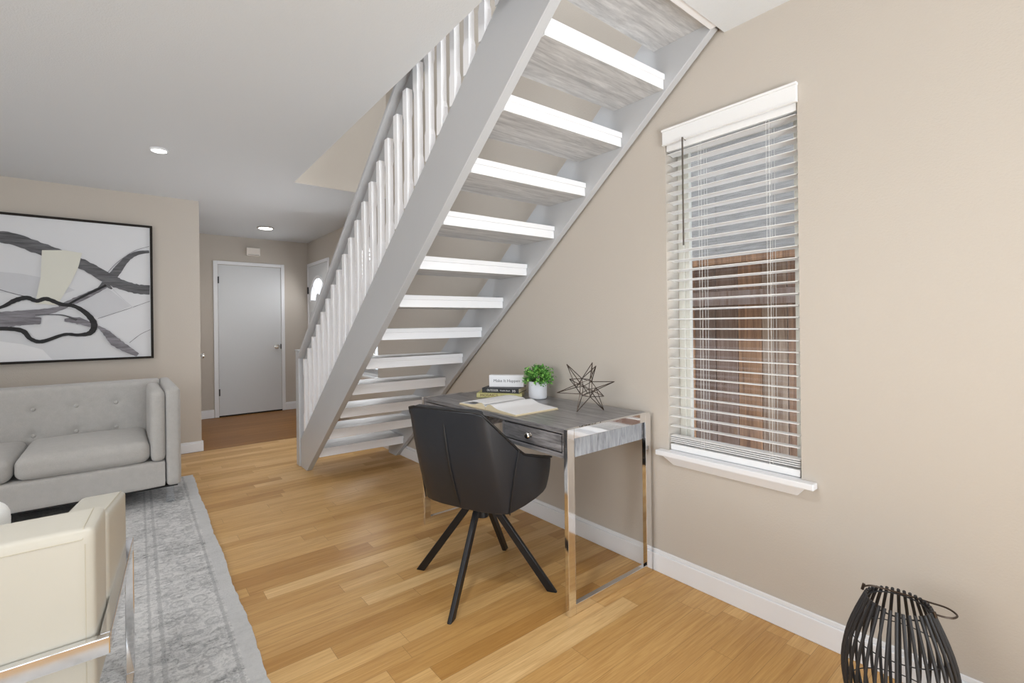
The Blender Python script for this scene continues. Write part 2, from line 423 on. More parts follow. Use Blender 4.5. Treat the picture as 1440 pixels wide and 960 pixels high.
# right wall with window holes (built as blocks round the holes)
def wall_x(mb, x0, x1, y0, y1, z0, z1, holes):
    ys = sorted({y0, y1, *[h[0] for h in holes], *[h[1] for h in holes]})
    for a, b in zip(ys, ys[1:]):
        hs = [h for h in holes if h[0] <= a and h[1] >= b]
        if not hs: mb.box(x0, x1, a, b, z0, z1)
        else:
            h = hs[0]; mb.box(x0, x1, a, b, z0, h[2]); mb.box(x0, x1, a, b, h[3], z1)
mb = MB(); wall_x(mb, W, W + WT, YN, 5.40, 0, TOP, [W1, W2]); struct(mb, 'wall_right', 'wall')
mb = MB(); wall_x(mb, WF, WF + WT, 5.40, YH, 0, H, []); struct(mb, 'wall_right', 'wall')
mb = MB(); mb.box(XL, XC, YB, YB + .12, 0, H); mb.box(XC - .12, XC, YB + .12, YH, 0, H); struct(mb, 'wall_back', 'wall')
mb = MB(); mb.box(XC - .12, WF + WT, YH, YH + .12, 0, H); struct(mb, 'wall_hall', 'wall')
mb = MB()
wall_x(mb, XL - .12, XL, YN, YB + .12, 0, H, [(0.05, 2.35, 0.8, 2.15)]); struct(mb, 'wall_left', 'wall')
# near wall with the wide glass door opening (behind the camera)
mb = MB()
mb.box(XL, -2.05, YN - .12, YN, 0, H); mb.box(1.25, W, YN - .12, YN, 0, H); mb.box(-2.05, 1.25, YN - .12, YN, 2.14, H)
struct(mb, 'wall_front', 'wall')

# ceiling with the stairwell opening
mb = MB(); T = 0.26
mb.box(XL, WF + WT, YN, 1.0, H, H + T)
mb.hexa([(XL, 1.0, H), (1.062, 1.0, H), (1.155, YO, H), (XL, YO, H)], [(XL, 1.0, H + T), (1.062, 1.0, H + T), (1.155, YO, H + T), (XL, YO, H + T)])
mb.box(XL, WF + WT, YO, YH, H, H + T)
struct(mb, 'ceiling', 'ceiling')
# stairwell upper walls
mb = MB(); mb.box(-1.5, W, YO - .003, YO + .1, H + .002, TOP); struct(mb, 'wall_stairwell', 'wall')
mb = MB(); mb.box(-1.6, -1.5, YN, YO + .1, H + T, TOP); struct(mb, 'wall_upper_left', 'wall')
mb = MB(); mb.box(-1.5, W, YN - .1, YN, H + T, TOP); struct(mb, 'wall_upper_front', 'wall')
mb = MB()
mb.box(-1.6, W + WT, YN, YO + .1, TOP, TOP + .1)
struct(mb, 'ceiling', 'ceiling')

# baseboards
def baseb(name, pts, hh=0.105, th=0.014):
    mb = MB()
    for (x0, y0, x1, y1, nx, ny) in pts:
        ax, bx = sorted((x0, x1)); ay, by = sorted((y0, y1))
        if nx:
            a, b = sorted((x0, x0 + nx * th)); mb.box(a, b, ay, by, 0, hh - .018); a, b = sorted((x0, x0 + nx * th * .55)); mb.box(a, b, ay, by, hh - .018, hh)
        else:
            a, b = sorted((y0, y0 + ny * th)); mb.box(ax, bx, a, b, 0, hh - .018); a, b = sorted((y0, y0 + ny * th * .55)); mb.box(ax, bx, a, b, hh - .018, hh)
    return struct(mb, name, 'trim', bevel=0.003)
baseb('baseboard_right', [(W, YN, W, 4.12, -1, 0), (W, 4.28, W, 5.4, -1, 0)])
baseb('baseboard_back', [(XL, YB, XC + .014, YB, 0, -1), (XC, YB, XC, 5.85, 1, 0)], 0.10)
baseb('baseboard_hall', [(XC, YH, 0.945, YH, 0, -1), (1.825, YH, WF, YH, 0, -1)], 0.11)

# ------------------------------------------------------------------ windows and blinds
def make_window(idx, w, label, group_extra, slat_dz=0.0456, tiltless=True):
    y0, y1, z0, z1 = w
    win = sempty('window_%d' % idx, (W + .10, (y0 + y1) / 2, z0)); L = Vector((W + .10, (y0 + y1) / 2, z0))
    def B(name, boxes, mat, parent=win, bevel=0.0, org=L):
        mb = MB()
        for b in boxes: mb.box(*b)
        o = mb.build(name, mat, None, smooth=0, bevel=bevel, base=None)
        o.data.transform(Matrix.Translation(-org)); o.parent = parent; return o
    xa, xb = W + .100, W + .150; fwid = .032
    B('window_frame', [(xa, xb, y0, y0 + fwid, z0, z1), (xa, xb, y1 - fwid, y1, z0, z1), (xa, xb, y0 + fwid, y1 - fwid, z0, z0 + fwid), (xa, xb, y0 + fwid, y1 - fwid, z1 - fwid, z1)], 'vinyl', bevel=.003)
    mid = z0 + (z1 - z0) * .5
    B('window_sash', [(xa + .008, xa + .034, y0 + fwid, y0 + fwid + .022, z0 + fwid, z1 - fwid), (xa + .008, xa + .034, y1 - fwid - .022, y1 - fwid, z0 + fwid, z1 - fwid),
                      (xa + .008, xa + .034, y0 + fwid + .022, y1 - fwid - .022, z0 + fwid, z0 + fwid + .022)], 'vinyl', bevel=.002)
    B('window_pane', [(xa + .018, xa + .022, y0 + fwid, y1 - fwid, z0 + fwid, z1 - fwid)], 'window_glass')
    # stool and apron
    B('window_sill', [(W - .045, W - .001, y0 - .055, y1 + .045, z0 - .018, z0 + .006), (W - .001, xa, y0 + .001, y1 - .001, z0 - .018, z0 + .006)], 'trim', bevel=.004)
    mb = MB()
    mb.hexa([(W - .012, y0 + .012, z0 - .058), (W - .001, y0 + .012, z0 - .058), (W - .001, y1 - .03, z0 - .058), (W - .012, y1 - .03, z0 - .058)],
            [(W - .034, y0 - .02, z0 - .020), (W - .001, y0 - .02, z0 - .020), (W - .001, y1 + .012, z0 - .020), (W - .034, y1 + .012, z0 - .020)])
    o = mb.build('window_apron', 'trim', None, smooth=0, bevel=.003); o.data.transform(Matrix.Translation(-L)); o.parent = win
    # blind
    bl = thing('window_blind', label, 'window blind', (W + .03, (y0 + y1) / 2, z1)); LB = Vector((W + .03, (y0 + y1) / 2, z1))
    PBx = lambda n, bx, m, bevel=0.0: B(n, bx, m, bl, bevel, LB)
    # valance stands on the wall face in front of the opening
    mb = MB(); mb.box(W - .016, W - .002, y0 - .004, y1 + .006, z1 - .012, z1 + .046); mb.box(W - .022, W - .002, y0 - .006, y1 + .008, z1 + .046, z1 + .056)
    mb.box(W - .019, W - .002, y0 - .005, y1 + .007, z1 - .018, z1 - .012)
    o = mb.build('valance', 'blind', None, smooth=0, bevel=.002); o.data.transform(Matrix.Translation(-LB)); o.parent = bl
    PBx('headrail', [(W + .004, W + .052, y0 + .004, y1 - .004, z1 - .045, z1 - .002)], 'blind', .002)
    ztop, zbot = z1 - .058, z0 + .088
    n = int((ztop - zbot) / slat_dz) + 1
    proto = None
    for k in range(n):
        z = ztop - k * slat_dz
        if proto is None:
            mb = MB(); prof = [(-.025, -.0016), (-.012, .0006), (0, .0014), (.012, .0006), (.025, -.0016)]
            pts = [(a, b + .0013) for a, b in prof] + [(a, b - .0013) for a, b in prof[::-1]]
            mb.prism(pts, 'y', -(y1 - y0) / 2 + .006, (y1 - y0) / 2 - .006)
            proto = mb.build('slat', 'blind', None, smooth=40); o = proto
        else:
            o = proto.copy(); C.objects.link(o)
        o.parent = bl; o.location = (0, 0, z - LB.z); o.rotation_euler = (0, math.radians(4), 0)
    # collapsed slats resting on the bottom rail
    for k in range(4):
        o = proto.copy(); C.objects.link(o); o.parent = bl; o.location = (0, 0, z0 + .074 - k * .0085 - LB.z); o.rotation_euler = (0, math.radians(2), 0)
    PBx('bottom_rail', [(W + .006, W + .054, y0 + .006, y1 - .006, z0 + .008, z0 + .036)], 'blind', .003)
    for yc in (y0 + .105, y1 - .175):
        for dx in (-.024, .024):
            mb = MB(); mb.tube([(W + .03 + dx, yc, z1 - .045), (W + .03 + dx, yc, z0 + .036)], .0008, 5)
            mb.tube([(W + .03 + dx, yc + .012, z1 - .045), (W + .03 + dx, yc + .012, z0 + .036)], .0007, 5)
            o = mb.build('ladder_cord', 'cord', None); o.data.transform(Matrix.Translation(-LB)); o.parent = bl
    mb = MB(); yw = y1 - .105
    mb.tube([(W - .026, yw, z1 - .012), (W - .026, yw, z1 - .50)], .0042, 6); mb.tube([(W + .0, yw, z1 - .020), (W - .026, yw, z1 - .014)], .002, 5)
    o = mb.build('tilt_wand', 'wand', None); o.data.transform(Matrix.Translation(-LB)); o.parent = bl; o['label'] = 'dark tilt wand'
make_window(1, W1, 'white slatted blind with dark wand in the window beside the desk', 1)
make_window(2, W2, 'white slatted blind in the window glimpsed between the stair treads', 2)
# window in left wall (behind / beside camera) and glass door behind camera
wl = sempty('window_3', (XL - .06, 1.2, .8))
mb = MB()
for b in [(-.02, .02, -1.15, 1.15, 0, .05), (-.02, .02, -1.15, 1.15, 1.30, 1.35), (-.02, .02, -1.15, -1.1, .05, 1.3), (-.02, .02, 1.1, 1.15, .05, 1.3), (-.02, .02, -.025, .025, .05, 1.3)]: mb.box(*b)
mb.build('window_frame', 'vinyl', wl, smooth=0)
mb = MB(); mb.box(-.055, -.045, -1.15, 1.15, 0, 1.35); mb.build('window_shade', 'blind', wl, smooth=0)  # unseen panel added to keep sky light out of this opening
dr = sempty('door_3', (-.4, YN - .06, 0))
mb = MB()
for b in [(-1.65, -1.59, -.03, .03, 0, 2.14), (1.59, 1.65, -.03, .03, 0, 2.14), (-.03, .03, -.03, .03, .05, 2.09), (-1.59, 1.59, -.03, .03, 2.09, 2.14), (-1.59, 1.59, -.03, .03, 0, .05)]: mb.box(*b)
mb.build('door_frame', 'vinyl', dr, smooth=0)

# ------------------------------------------------------------------ outside the window
fn = thing('wooden_fence', 'weathered brown wooden board fence seen through the blind beside the desk', 'fence', (3.0, 1.3, -.3))
proto = None
for k in range(22):
    y = -1.6 + k * .145
    mb = MB(); top = 1.86
    mb.box(0, .018, y, y + .139, 0, top, bevel=0)
    o = mb.build('board', 'fence_wood', fn, smooth=0, bevel=.002)
mb = MB(); mb.box(-.04, 0, -1.6, 1.6, 1.60, 1.69); mb.build('rail', 'fence_wood', fn, smooth=0)
mb = MB(); mb.box(-.05, .05, -1.6, 1.6, 1.862, 1.90); mb.build('cap_rail', 'fence_wood', fn, smooth=0)
nb = thing('neighbour_house', 'pale grey neighbouring house wall rising behind the wooden fence', 'house', (5.0, 1.0, -.3))
mb = MB(); mb.prism([(-4, 0), (5, 0), (5, 2.9), (2.3, 3.15), (1.55, 4.7), (-4, 4.7)], 'x', 0, .3); mb.build('wall', 'neighbour_wall', nb, smooth=0)
mb = MB(); mb.box(-.25, .5, -4.1, 1.62, 4.7, 4.85); mb.build('eave', 'trim', nb, smooth=0)
mb = MB(); mb.box(W + WT + .02, 9, -6, 9, -.5, -.3); struct(mb, 'floor_outside', 'outside_ground')

# ------------------------------------------------------------------ doors
d1 = sempty('door_1', (1.39, YH, 0))
def dl(mb, name, mat, par, org, **kw):
    kw.setdefault('smooth', 0)
    o = mb.build(name, mat, None, **kw); o.data.transform(Matrix.Translation(-Vector(org))); o.parent = par; return o
mb = MB(); f = YH - .016
mb.box(0.95, 1.0, f, YH - .001, 0, 2.085); mb.box(1.78, 1.825, f, YH - .001, 0, 2.085); mb.box(1.0, 1.78, f, YH - .001, 2.04, 2.085)
dl(mb, 'door_casing', 'trim', d1, (1.39, YH, 0), bevel=.003)
mb = MB(); mb.box(1.004, 1.776, YH - .008, YH - .001, .018, 2.034); dl(mb, 'door_slab', 'door', d1, (1.39, YH, 0), bevel=.002)
mb = MB(); mb.box(1.0, 1.78, YH - .006, YH - .001, 0, .017); dl(mb, 'door_gap', 'dark_line', d1, (1.39, YH, 0))  # solid dark strip painted in for the shade beneath the slab
for z in (1.83, .33):
    mb = MB(); mb.box(.999, 1.014, YH - .022, YH - .008, z - .045, z + .045); mb.box(.984, .999, YH - .022, YH - .016, z - .045, z + .045) if 0 else None
    dl(mb, 'hinge', 'hinge', d1, (1.39, YH, 0))
def knob(par, loc, direction):
    q = Vector(direction).to_track_quat('Z', 'Y').to_matrix().to_4x4()
    mb = MB(); mb.lathe([(.030, 0), (.030, .006), (.013, .010), (.012, .034), (.024, .042), (.028, .055), (.024, .066), (.010, .070)], 24, mat=q)
    o = mb.build('door_knob', 'nickel', par); o.location = loc; return o
knob(d1, (1.715 - 1.39, -.008, .915), (0, -1, 0))
mb = MB(); mb.box(1.764, 1.776, YH - .010, YH - .004, .88, .95); dl(mb, 'latch', 'hinge', d1, (1.39, YH, 0))

# side door on the hall's left wall (only its knob clears the corner)
d2 = sempty('door_2', (XC, 6.3, 0))
mb = MB(); mb.box(0.001, .012, -.38, .38, .01, 2.03); mb.build('door_slab', 'door', d2, smooth=0)
mb = MB(); mb.box(0.001, .018, -.43, -.382, 0, 2.08); mb.box(0.001, .018, .382, .43, 0, 2.08); mb.box(0.001, .018, -.382, .382, 2.032, 2.08); mb.build('door_casing', 'trim', d2, smooth=0)
knob(d2, (.012, -.31, .90), (1, 0, 0))

# front door in the recessed right wall
d4 = sempty('door_4', (WF, 6.92, 0)); o4 = (WF, 6.92, 0)
ya, yb = 6.50, 7.34
mb = MB(); mb.box(WF - .016, WF - .001, ya - .05, ya, 0, 2.11); mb.box(WF - .016, WF - .001, yb, yb + .05, 0, 2.11); mb.box(WF - .016, WF - .001, ya, yb, 2.065, 2.11)
dl(mb, 'door_casing', 'trim', d4, o4, bevel=.003)
mb = MB(); mb.box(WF - .010, WF - .001, ya, yb, .01, 2.06); dl(mb, 'door_slab', 'door', d4, o4)
for (a, b) in ((6.60, 6.88), (6.96, 7.24)):
    for (z0, z1) in ((.22, .75), (.85, 1.42)):
        mb = MB(); w = .018; x = WF - .016
        mb.box(x, x + .008, a, a + w, z0, z1); mb.box(x, x + .008, b - w, b, z0, z1); mb.box(x, x + .008, a + w, b - w, z0, z0 + w); mb.box(x, x + .008, a + w, b - w, z1 - w, z1)
        dl(mb, 'panel_moulding', 'door', d4, o4)
def fan(r0_, r1_, a0, a1, x0, x1, n=10):
    pts = [(6.92 + r1_ * math.cos(a0 + (a1 - a0) * i / n), 1.56 + r1_ * math.sin(a0 + (a1 - a0) * i / n)) for i in range(n + 1)]
    pts += [(6.92 + r0_ * math.cos(a1 - (a1 - a0) * i / n), 1.56 + r0_ * math.sin(a1 - (a1 - a0) * i / n)) for i in range(n + 1)]
    return pts
lite = NT('daylit_glass'); lite.col((.9, .93, 1)); lite.b.inputs['Emission Color'].default_value = (.93, .96, 1, 1); lite.b.inputs['Emission Strength'].default_value = .75; M['daylit_glass'] = lite.m  # emission stands in for daylight coming through the fanlight
for k in range(4):
    a0 = PI * k / 4 + .05; a1 = PI * (k + 1) / 4 - .05
    mb = MB(); mb.prism(fan(.10, .31, a0, a1, 0, 0, 6), 'x', WF - .014, WF - .011); dl(mb, 'fanlight_pane', 'daylit_glass', d4, o4)
mb = MB(); mb.prism(fan(.325, .35, 0, PI, 0, 0, 20), 'x', WF - .020, WF - .011); dl(mb, 'fanlight_frame', 'trim', d4, o4)
for z in (1.72, 1.02, .30):
    mb = MB(); mb.box(WF - .028, WF - .012, yb - .005, yb + .012, z - .05, z + .05); dl(mb, 'hinge', 'hinge', d4, o4)
mb = MB(); mb.lathe([(.012, 0), (.012, .006), (.006, .008)], 12, mat=Vector((-1, 0, 0)).to_track_quat('Z', 'Y').to_matrix().to_4x4()); o = mb.build('peephole', 'hinge', d4); o.location = (-.012, -.03, 1.5)

# chime box above the door
ch = thing('door_chime', 'small pale rectangular chime box mounted above the white hall door', 'door chime', (1.425, YH, 2.18))
mb = MB(); mb.box(-.085, .085, -.045, -.001, 0, .11); mb.build('cover', 'chime', ch, smooth=0, bevel=.006)
mb = MB(); mb.box(-.07, .07, -.047, -.0445, .012, .015); mb.build('grille_slot', 'dark_line', ch, smooth=0)

# recessed lights
def downlight(x, y, label, r=.075, ring='trim', power=6):
    t = thing('recessed_light', label, 'ceiling light', (x, y, H), 0, 'recessed ceiling lights')
    mb = MB(); mb.lathe([(r * 1.15, -.001), (r * 1.15, -.008), (r * 1.02, -.014), (r * .95, -.014), (r * .95, -.001)], 36); mb.build('trim_ring', ring, t)
    mb = MB(); mb.lathe([(r * .94, -.002), (r * .94, -.013), (r * .6, -.019), (.002, -.021)], 32); mb.build('diffuser', 'lamp_glow', t)
    l = bpy.data.lights.new('bulb', 'SPOT'); l.energy = power; l.spot_size = math.radians(150); l.spot_blend = 1; l.shadow_soft_size = .06; l.color = (1, .98, .95)
    o = bpy.data.objects.new('bulb', l); C.objects.link(o); o.parent = t; o.location = (0, 0, -.03)
downlight(.213, 4.075, 'round recessed downlight in the ceiling above the sofa', .046, 'trim', 14)
downlight(1.397, 6.52, 'round recessed downlight with darker rim in the entry hall ceiling', .082, 'nickel', 26)

# ------------------------------------------------------------------ staircase
st = thing('staircase', 'open-tread staircase with grey stringers, white tread edges and white balusters', 'staircase', (1.6, 4.2, 0))
SO = Vector((1.6, 4.2, 0))
def sp(mb, name, mats, par=st, **kw): return dl(mb, name, mats, par, SO, **kw)
def zo(y): return .792 * (4.165 - y)
def zw(y): return .793 * (4.10 - y)
def zt(y): return .236 + .80 * (4.328 - y)
mb = MB(); mb.prism([(4.165, 0), (4.335, 0), (4.335, zt(4.335)), (1.02, zt(1.02)), (1.02, zo(1.02))], 'x', 1.182, 1.225)
sp(mb, 'stringer', 'stair_grey', bevel=.003)
mb = MB(); mb.prism([(4.10, 0), (4.25, 0), (4.25, .20), (1.06, zw(1.06) + .37), (1.02, zw(1.02) + .37), (1.02, zw(1.02))], 'x', 1.945, 1.985)
sp(mb, 'stringer', 'stair_grey', bevel=.003)
mb = MB(); mb.prism([(4.26, .105), (4.26, .24), (1.02, zw(1.02) + .42), (1.02, zw(1.02) + .36)], 'x', 1.985, 1.999)
sp(mb, 'skirt_board', 'stair_grey')
for k in range(12):
    yr, ztp = 1.26 + .2436 * k, 2.337 - .193 * k
    mb = MB()
    sk = lambda x: .030 * (1.944 - x) / .718
    def slab(y0, y1, z0, z1):
        q = [(1.226, y0 + sk(1.226)), (1.944, y0), (1.944, y1), (1.226, y1 + sk(1.226))]
        mb.hexa([(a_, b_, z0) for a_, b_ in q], [(a_, b_, z1) for a_, b_ in q])
    slab(yr, yr + .285, ztp - .070, ztp - .026); slab(yr - .007, yr + .292, ztp - .026, ztp)
    bm = mb.bm
    for f in bm.faces:
        c = f.calc_center_median(); n_ = f.normal if f.normal.length else Vector((0, 0, 0))
    bmesh.ops.recalc_face_normals(bm, faces=bm.faces[:])
    for f in bm.faces:
        if abs(f.normal.z) > .7: f.material_index = 1
        # the strip under the overhang stays white
        if f.normal.z < -.7 and abs(f.calc_center_median().z - (ztp - .026)) < .002: f.material_index = 0
    o = sp(mb, 'tread', ['stair_white', 'tread_laminate'], bevel=.002)
mb = MB(); mb.box(1.226, 1.944, 1.035, 1.31, 2.463, 2.53)
mb.bm.normal_update(); bmesh.ops.recalc_face_normals(mb.bm, faces=mb.bm.faces[:])
for f in mb.bm.faces:
    if abs(f.normal.z) > .7: f.material_index = 1
sp(mb, 'landing_tread', ['stair_white', 'tread_laminate'])
mb = MB(); mb.box(1.10, 1.944, 1.001, 1.034, 2.432, 2.66); sp(mb, 'landing_header', 'stair_white', bevel=.003)
# newel, balusters and rails
mb = MB(); mb.box(1.172, 1.25, 4.338, 4.425, 0, .985); sp(mb, 'newel_post', 'stair_grey', bevel=.006)
mb = MB(); mb.box(1.168, 1.254, 4.334, 4.429, .985, .998); sp(mb, 'newel_cap', 'stair_grey', bevel=.004)
def zh(y): return 1.982 - .817 * (y - 3.082)
y0_, y1_ = 1.05, 4.336
mb = MB(); mb.prism([(y1_, zh(y1_) - .035), (y1_, zh(y1_)), (y0_, zh(y0_)), (y0_, zh(y0_) - .035)], 'x', 1.168, 1.252); sp(mb, 'handrail', 'stair_grey', bevel=.006)
mb = MB(); mb.prism([(y1_, zh(y1_) - .15), (y1_, zh(y1_) - .036), (y0_, zh(y0_) - .036), (y0_, zh(y0_) - .15)], 'x', 1.2185, 1.245); sp(mb, 'rail_board', 'stair_grey', bevel=.002)
k = 0
while True:
    y = 4.215 - .1175 * k
    if y < 1.1: break
    zb = zt(y) - .006; ztp = 1.576 - .815 * (y - 3.422) - .006
    a, b = 1.0, .84
    mb = MB(); cx = 1.2005
    prof = [(zb, a), (zb + .13, a), (zb + .155, b), (ztp - .155, b), (ztp - .13, a), (ztp, a)]
    rings = [[mb.bm.verts.new((cx + sx * .0180 * r, y + sy * .0235 * r, z)) for sx, sy in ((-1, -1), (1, -1), (1, 1), (-1, 1))] for i, (z, r) in enumerate(prof)]
    for A, B_ in zip(rings, rings[1:]):
        for i in range(4): mb.bm.faces.new((A[i], A[(i + 1) % 4], B_[(i + 1) % 4], B_[i]))
    mb.bm.faces.new(rings[0][::-1]); mb.bm.faces.new(rings[-1])
    sp(mb, 'baluster', 'stair_white', bevel=.0015); k += 1

# ------------------------------------------------------------------ wall art
PX1, PZ0, PZ1 = .230, .925, 2.135
art = thing('framed_artwork', 'large abstract grey and black painting in thin black frame above the sofa', 'painting', (-.72, YB, PZ0))
AL = Vector((-.72, YB, PZ0)); px0 = -1.67
mb = MB(); f = .018; y = YB - .045
for b in [(px0, px0 + f, y, YB - .001, PZ0, PZ1), (PX1 - f, PX1, y, YB - .001, PZ0, PZ1), (px0 + f, PX1 - f, y, YB - .001, PZ0, PZ0 + f), (px0 + f, PX1 - f, y, YB - .001, PZ1 - f, PZ1)]: mb.box(*b)
dl(mb, 'frame', 'frame_dark', art, AL, bevel=.002)
mb = MB(); cy_ = YB - .032
mb.box(px0 + f + .001, PX1 - f - .001, cy_, YB - .002, PZ0 + f + .001, PZ1 - f - .001)
def A(u, v):        # painting coordinates: 0..1 from left edge of the visible half (x=-.735) to right, 0..1 bottom to top
    return (-.735 + u * (PX1 + .735), PZ0 + v * (PZ1 - PZ0))
lay = [0]
def ribbon(pts, w, mi, dark=0):
    lay[0] += 1; yy = cy_ - .0006 * lay[0]
    P = [Vector(A(*p)) for p in pts]
    Q = []
    for i in range(len(P) - 1):      # catmull-rom
        p0, p1, p2, p3 = P[max(i - 1, 0)], P[i], P[i + 1], P[min(i + 2, len(P) - 1)]
        for s_ in range(8):
            t_ = s_ / 8
            Q.append((.5 * ((2 * p1) + (-p0 + p2) * t_ + (2 * p0 - 5 * p1 + 4 * p2 - p3) * t_ ** 2 + (-p0 + 3 * p1 - 3 * p2 + p3) * t_ ** 3), i + t_))
    Q.append((P[-1], len(P) - 1))
    up_, dn = [], []
    for i, (q, tt) in enumerate(Q):
        d = (Q[min(i + 1, len(Q) - 1)][0] - Q[max(i - 1, 0)][0]).normalized(); n_ = Vector((-d.y, d.x))
        j = int(min(tt, len(w) - 1.001)); fr = tt - j; ww = w[j] * (1 - fr) + w[j + 1] * fr
        ww *= 1 + .05 * math.sin(i * 1.7) + .04 * math.sin(i * 4.1)
        up_.append(q + n_ * ww / 2); dn.append(q - n_ * ww / 2)
    mb.mi = mi
    for i in range(len(Q) - 1):
        mb.quad((dn[i].x, yy, dn[i].y), (dn[i + 1].x, yy, dn[i + 1].y), (up_[i + 1].x, yy, up_[i + 1].y), (up_[i].x, yy, up_[i].y))
def poly(pts, mi):
    lay[0] += 1; yy = cy_ - .0006 * lay[0]; mb.mi = mi
    mb.bm.faces.new([mb.bm.verts.new((A(*p)[0], yy, A(*p)[1])) for p in pts]); mb.bm.faces.ensure_lookup_table(); mb.bm.faces[-1].material_index = mi
# mats: 0 canvas 1 pale 2 cream 3 dark 4 black 5 mauve
poly([(-.9, .02), (.30, .02), (.24, .09), (.12, .13), (-.02, .155), (-.9, .2)], 6)
poly([(-.9, .48), (-.9, .66), (.12, .60), (.30, .57), (.45, .50), (.30, .44), (.05, .47)], 1)
poly([(.42, .38), (.50, .42), (.66, .53), (.76, .45), (.83, .39), (.62, .30)], 1)
ribbon([(-.4, .62), (-.1, .52), (.06, .47), (.18, .44)], [.006] * 4, 5)
ribbon([(.66, .62), (.74, .71), (.86, .80), (1.0, .84)][:3] + [(.975, .845)], [.004] * 4, 5)
ribbon([(.60, .30), (.78, .36), (.975, .43)], [.004] * 3, 5)
ribbon([(.70, .52), (.78, .44), (.85, .38)], [.007] * 3, 1)
ribbon([(.82, .12), (.90, .18), (.975, .215)], [.004] * 3, 5)
ribbon([(-.9, .70), (-.5, .80), (-.15, .835), (.06, .83), (.22, .78), (.40, .725), (.55, .66), (.68, .585), (.78, .545), (.88, .52), (.975, .515)], [.05, .07, .09, .095, .10, .085, .085, .095, .085, .085, .085], 3)
ribbon([(.60, .50), (.70, .60), (.80, .73), (.88, .785), (.975, .805)], [.02, .07, .045, .035, .022], 3)
ribbon([(.655, .56), (.675, .535), (.70, .515)], [.02, .03, .012], 3)
ribbon([(.345, .385), (.45, .425), (.55, .475), (.66, .535)], [.02, .05, .045, .03], 5)
ribbon([(.36, .37), (.50, .455), (.66, .54)], [.012, .018, .02], 4)
poly([(.245, .765), (.385, .775), (.50, .762), (.475, .665), (.43, .56), (.36, .435), (.33, .395), (.20, .40), (.235, .58)], 2)
ribbon([(-.9, .38), (-.4, .34), (-.05, .322), (.12, .33), (.28, .35), (.40, .385)], [.03, .05, .06, .06, .05, .02], 5)
ribbon([(-.6, .20), (-.2, .25), (.0, .275), (.12, .29), (.235, .285)], [.03, .07, .08, .085, .05], 5)
ribbon([(.38, .29), (.47, .285), (.57, .245)], [.02, .06, .03], 5)
ribbon([(.20, .325), (.36, .325), (.46, .29)], [.006, .01, .02], 3)
ribbon([(-.9, .30), (-.5, .34), (-.12, .355), (.0, .375), (.08, .42), (.15, .44), (.21, .42), (.27, .435), (.36, .40), (.45, .385), (.53, .33), (.575, .26), (.55, .20), (.47, .185), (.38, .19), (.24, .145), (.17, .165), (.12, .22), (.0, .235), (-.2, .22), (-.6, .16)],
       [.02, .02, .02, .022, .035, .035, .03, .032, .03, .03, .038, .045, .04, .025, .024, .03, .028, .035, .03, .02, .015], 4)
ribbon([(.60, .245), (.66, .195), (.72, .13), (.80, .075), (.88, .028)], [.012, .05, .075, .06, .03], 5)
o = dl(mb, 'canvas', ['canvas', 'paint_pale', 'paint_cream', 'paint_dark', 'paint_black', 'paint_mauve', 'paper'], art, AL, recalc=False)

# ------------------------------------------------------------------ rug
rug = MB()
ang = math.atan2(.437 - .378, 4.648 - 1.776)
rug_len, rug_w = 4.1, 2.9
import itertools
nx, ny = 60, 160
top = {}
for i in range(nx + 1):
    for j in range(ny + 1):
        x = -rug_w + rug_w * i / nx; yv = -rug_len + rug_len * j / ny
        ex = 0
        if i == nx: ex = .0025 * math.sin(j * 1.3) * math.sin(j * .37) + .0035 * math.sin(j * .21 + 1) + random.uniform(-.0015, .0015)
        top[i, j] = rug.bm.verts.new((x + ex, yv, .010))
for i in range(nx):
    for j in range(ny): rug.bm.faces.new((top[i, j], top[i + 1, j], top[i + 1, j + 1], top[i, j + 1]))
geom = bmesh.ops.extrude_face_region(rug.bm, geom=rug.bm.faces[:])
bmesh.ops.translate(rug.bm, verts=[g for g in geom['geom'] if isinstance(g, bmesh.types.BMVert)], vec=(0, 0, -.009))
o = rug.build('area_rug', 'rug_pile', None, smooth=40); o.location = (.437, 4.648, 0.0); o.rotation_euler = (0, 0, -ang)
tag(o, 'large distressed pale grey area rug on the oak floor under sofa and armchair', 'rug')

# ------------------------------------------------------------------ sofa
sf = thing('sofa', 'light grey fabric tufted sofa with square arms below the abstract painting', 'sofa', (-.9, 4.45, .01))
SL = Vector((-.9, 4.45, .01))
def spt(mb, n_, m='sofa_fabric', **kw):
    kw.setdefault('smooth', 50); return dl(mb, n_, m, sf, SL, **kw)
sx0, sx1, sy0, sy1 = -2.11, .312, 4.0, 4.93
BT = .790
mb = MB(); mb.cushion(sx0 + .085, sx1 - .085, sy0, sy1 - .05, .126, .305, .02, n=8); spt(mb, 'base_rail')
mb = MB(); mb.box(sx0 + .02, sx1 - .02, sy0 + .02, sy1 - .02, .118, .128); spt(mb, 'dust_cover', 'underside')
for (a, b, nm) in ((sx1 - .083, sx1, 'arm'), (sx0, sx0 + .083, 'arm')):
    mb = MB(); mb.cushion(a, b, sy0 - .005, sy1, .126, BT, .028, n=12); spt(mb, nm)
for (a, b) in ((sx1 - .168, sx1 - .084), (sx0 + .084, sx0 + .168)):
    mb = MB(); mb.cushion(a, b, sy0 - .002, sy1 - .22, .300, BT - .012, .036, (.006, 0, 0), n=12); spt(mb, 'arm_pad')
btn = []
for k in range(9):
    x = -.035 - .222 * k
    for z in (.645, .462): btn.append((x, z))
def backfn(q):
    if q.y < 4.72:
        d = 0
        for bx, bz in btn:
            r2 = (q.x - bx) ** 2 + (q.z - bz) ** 2
            d += .016 * math.exp(-r2 / (2 * .022 ** 2))
        if abs(q.x + .479) < .02 and q.z > .46 and q.z < .645: d += .004
        q.y += min(d, .02)
    return q
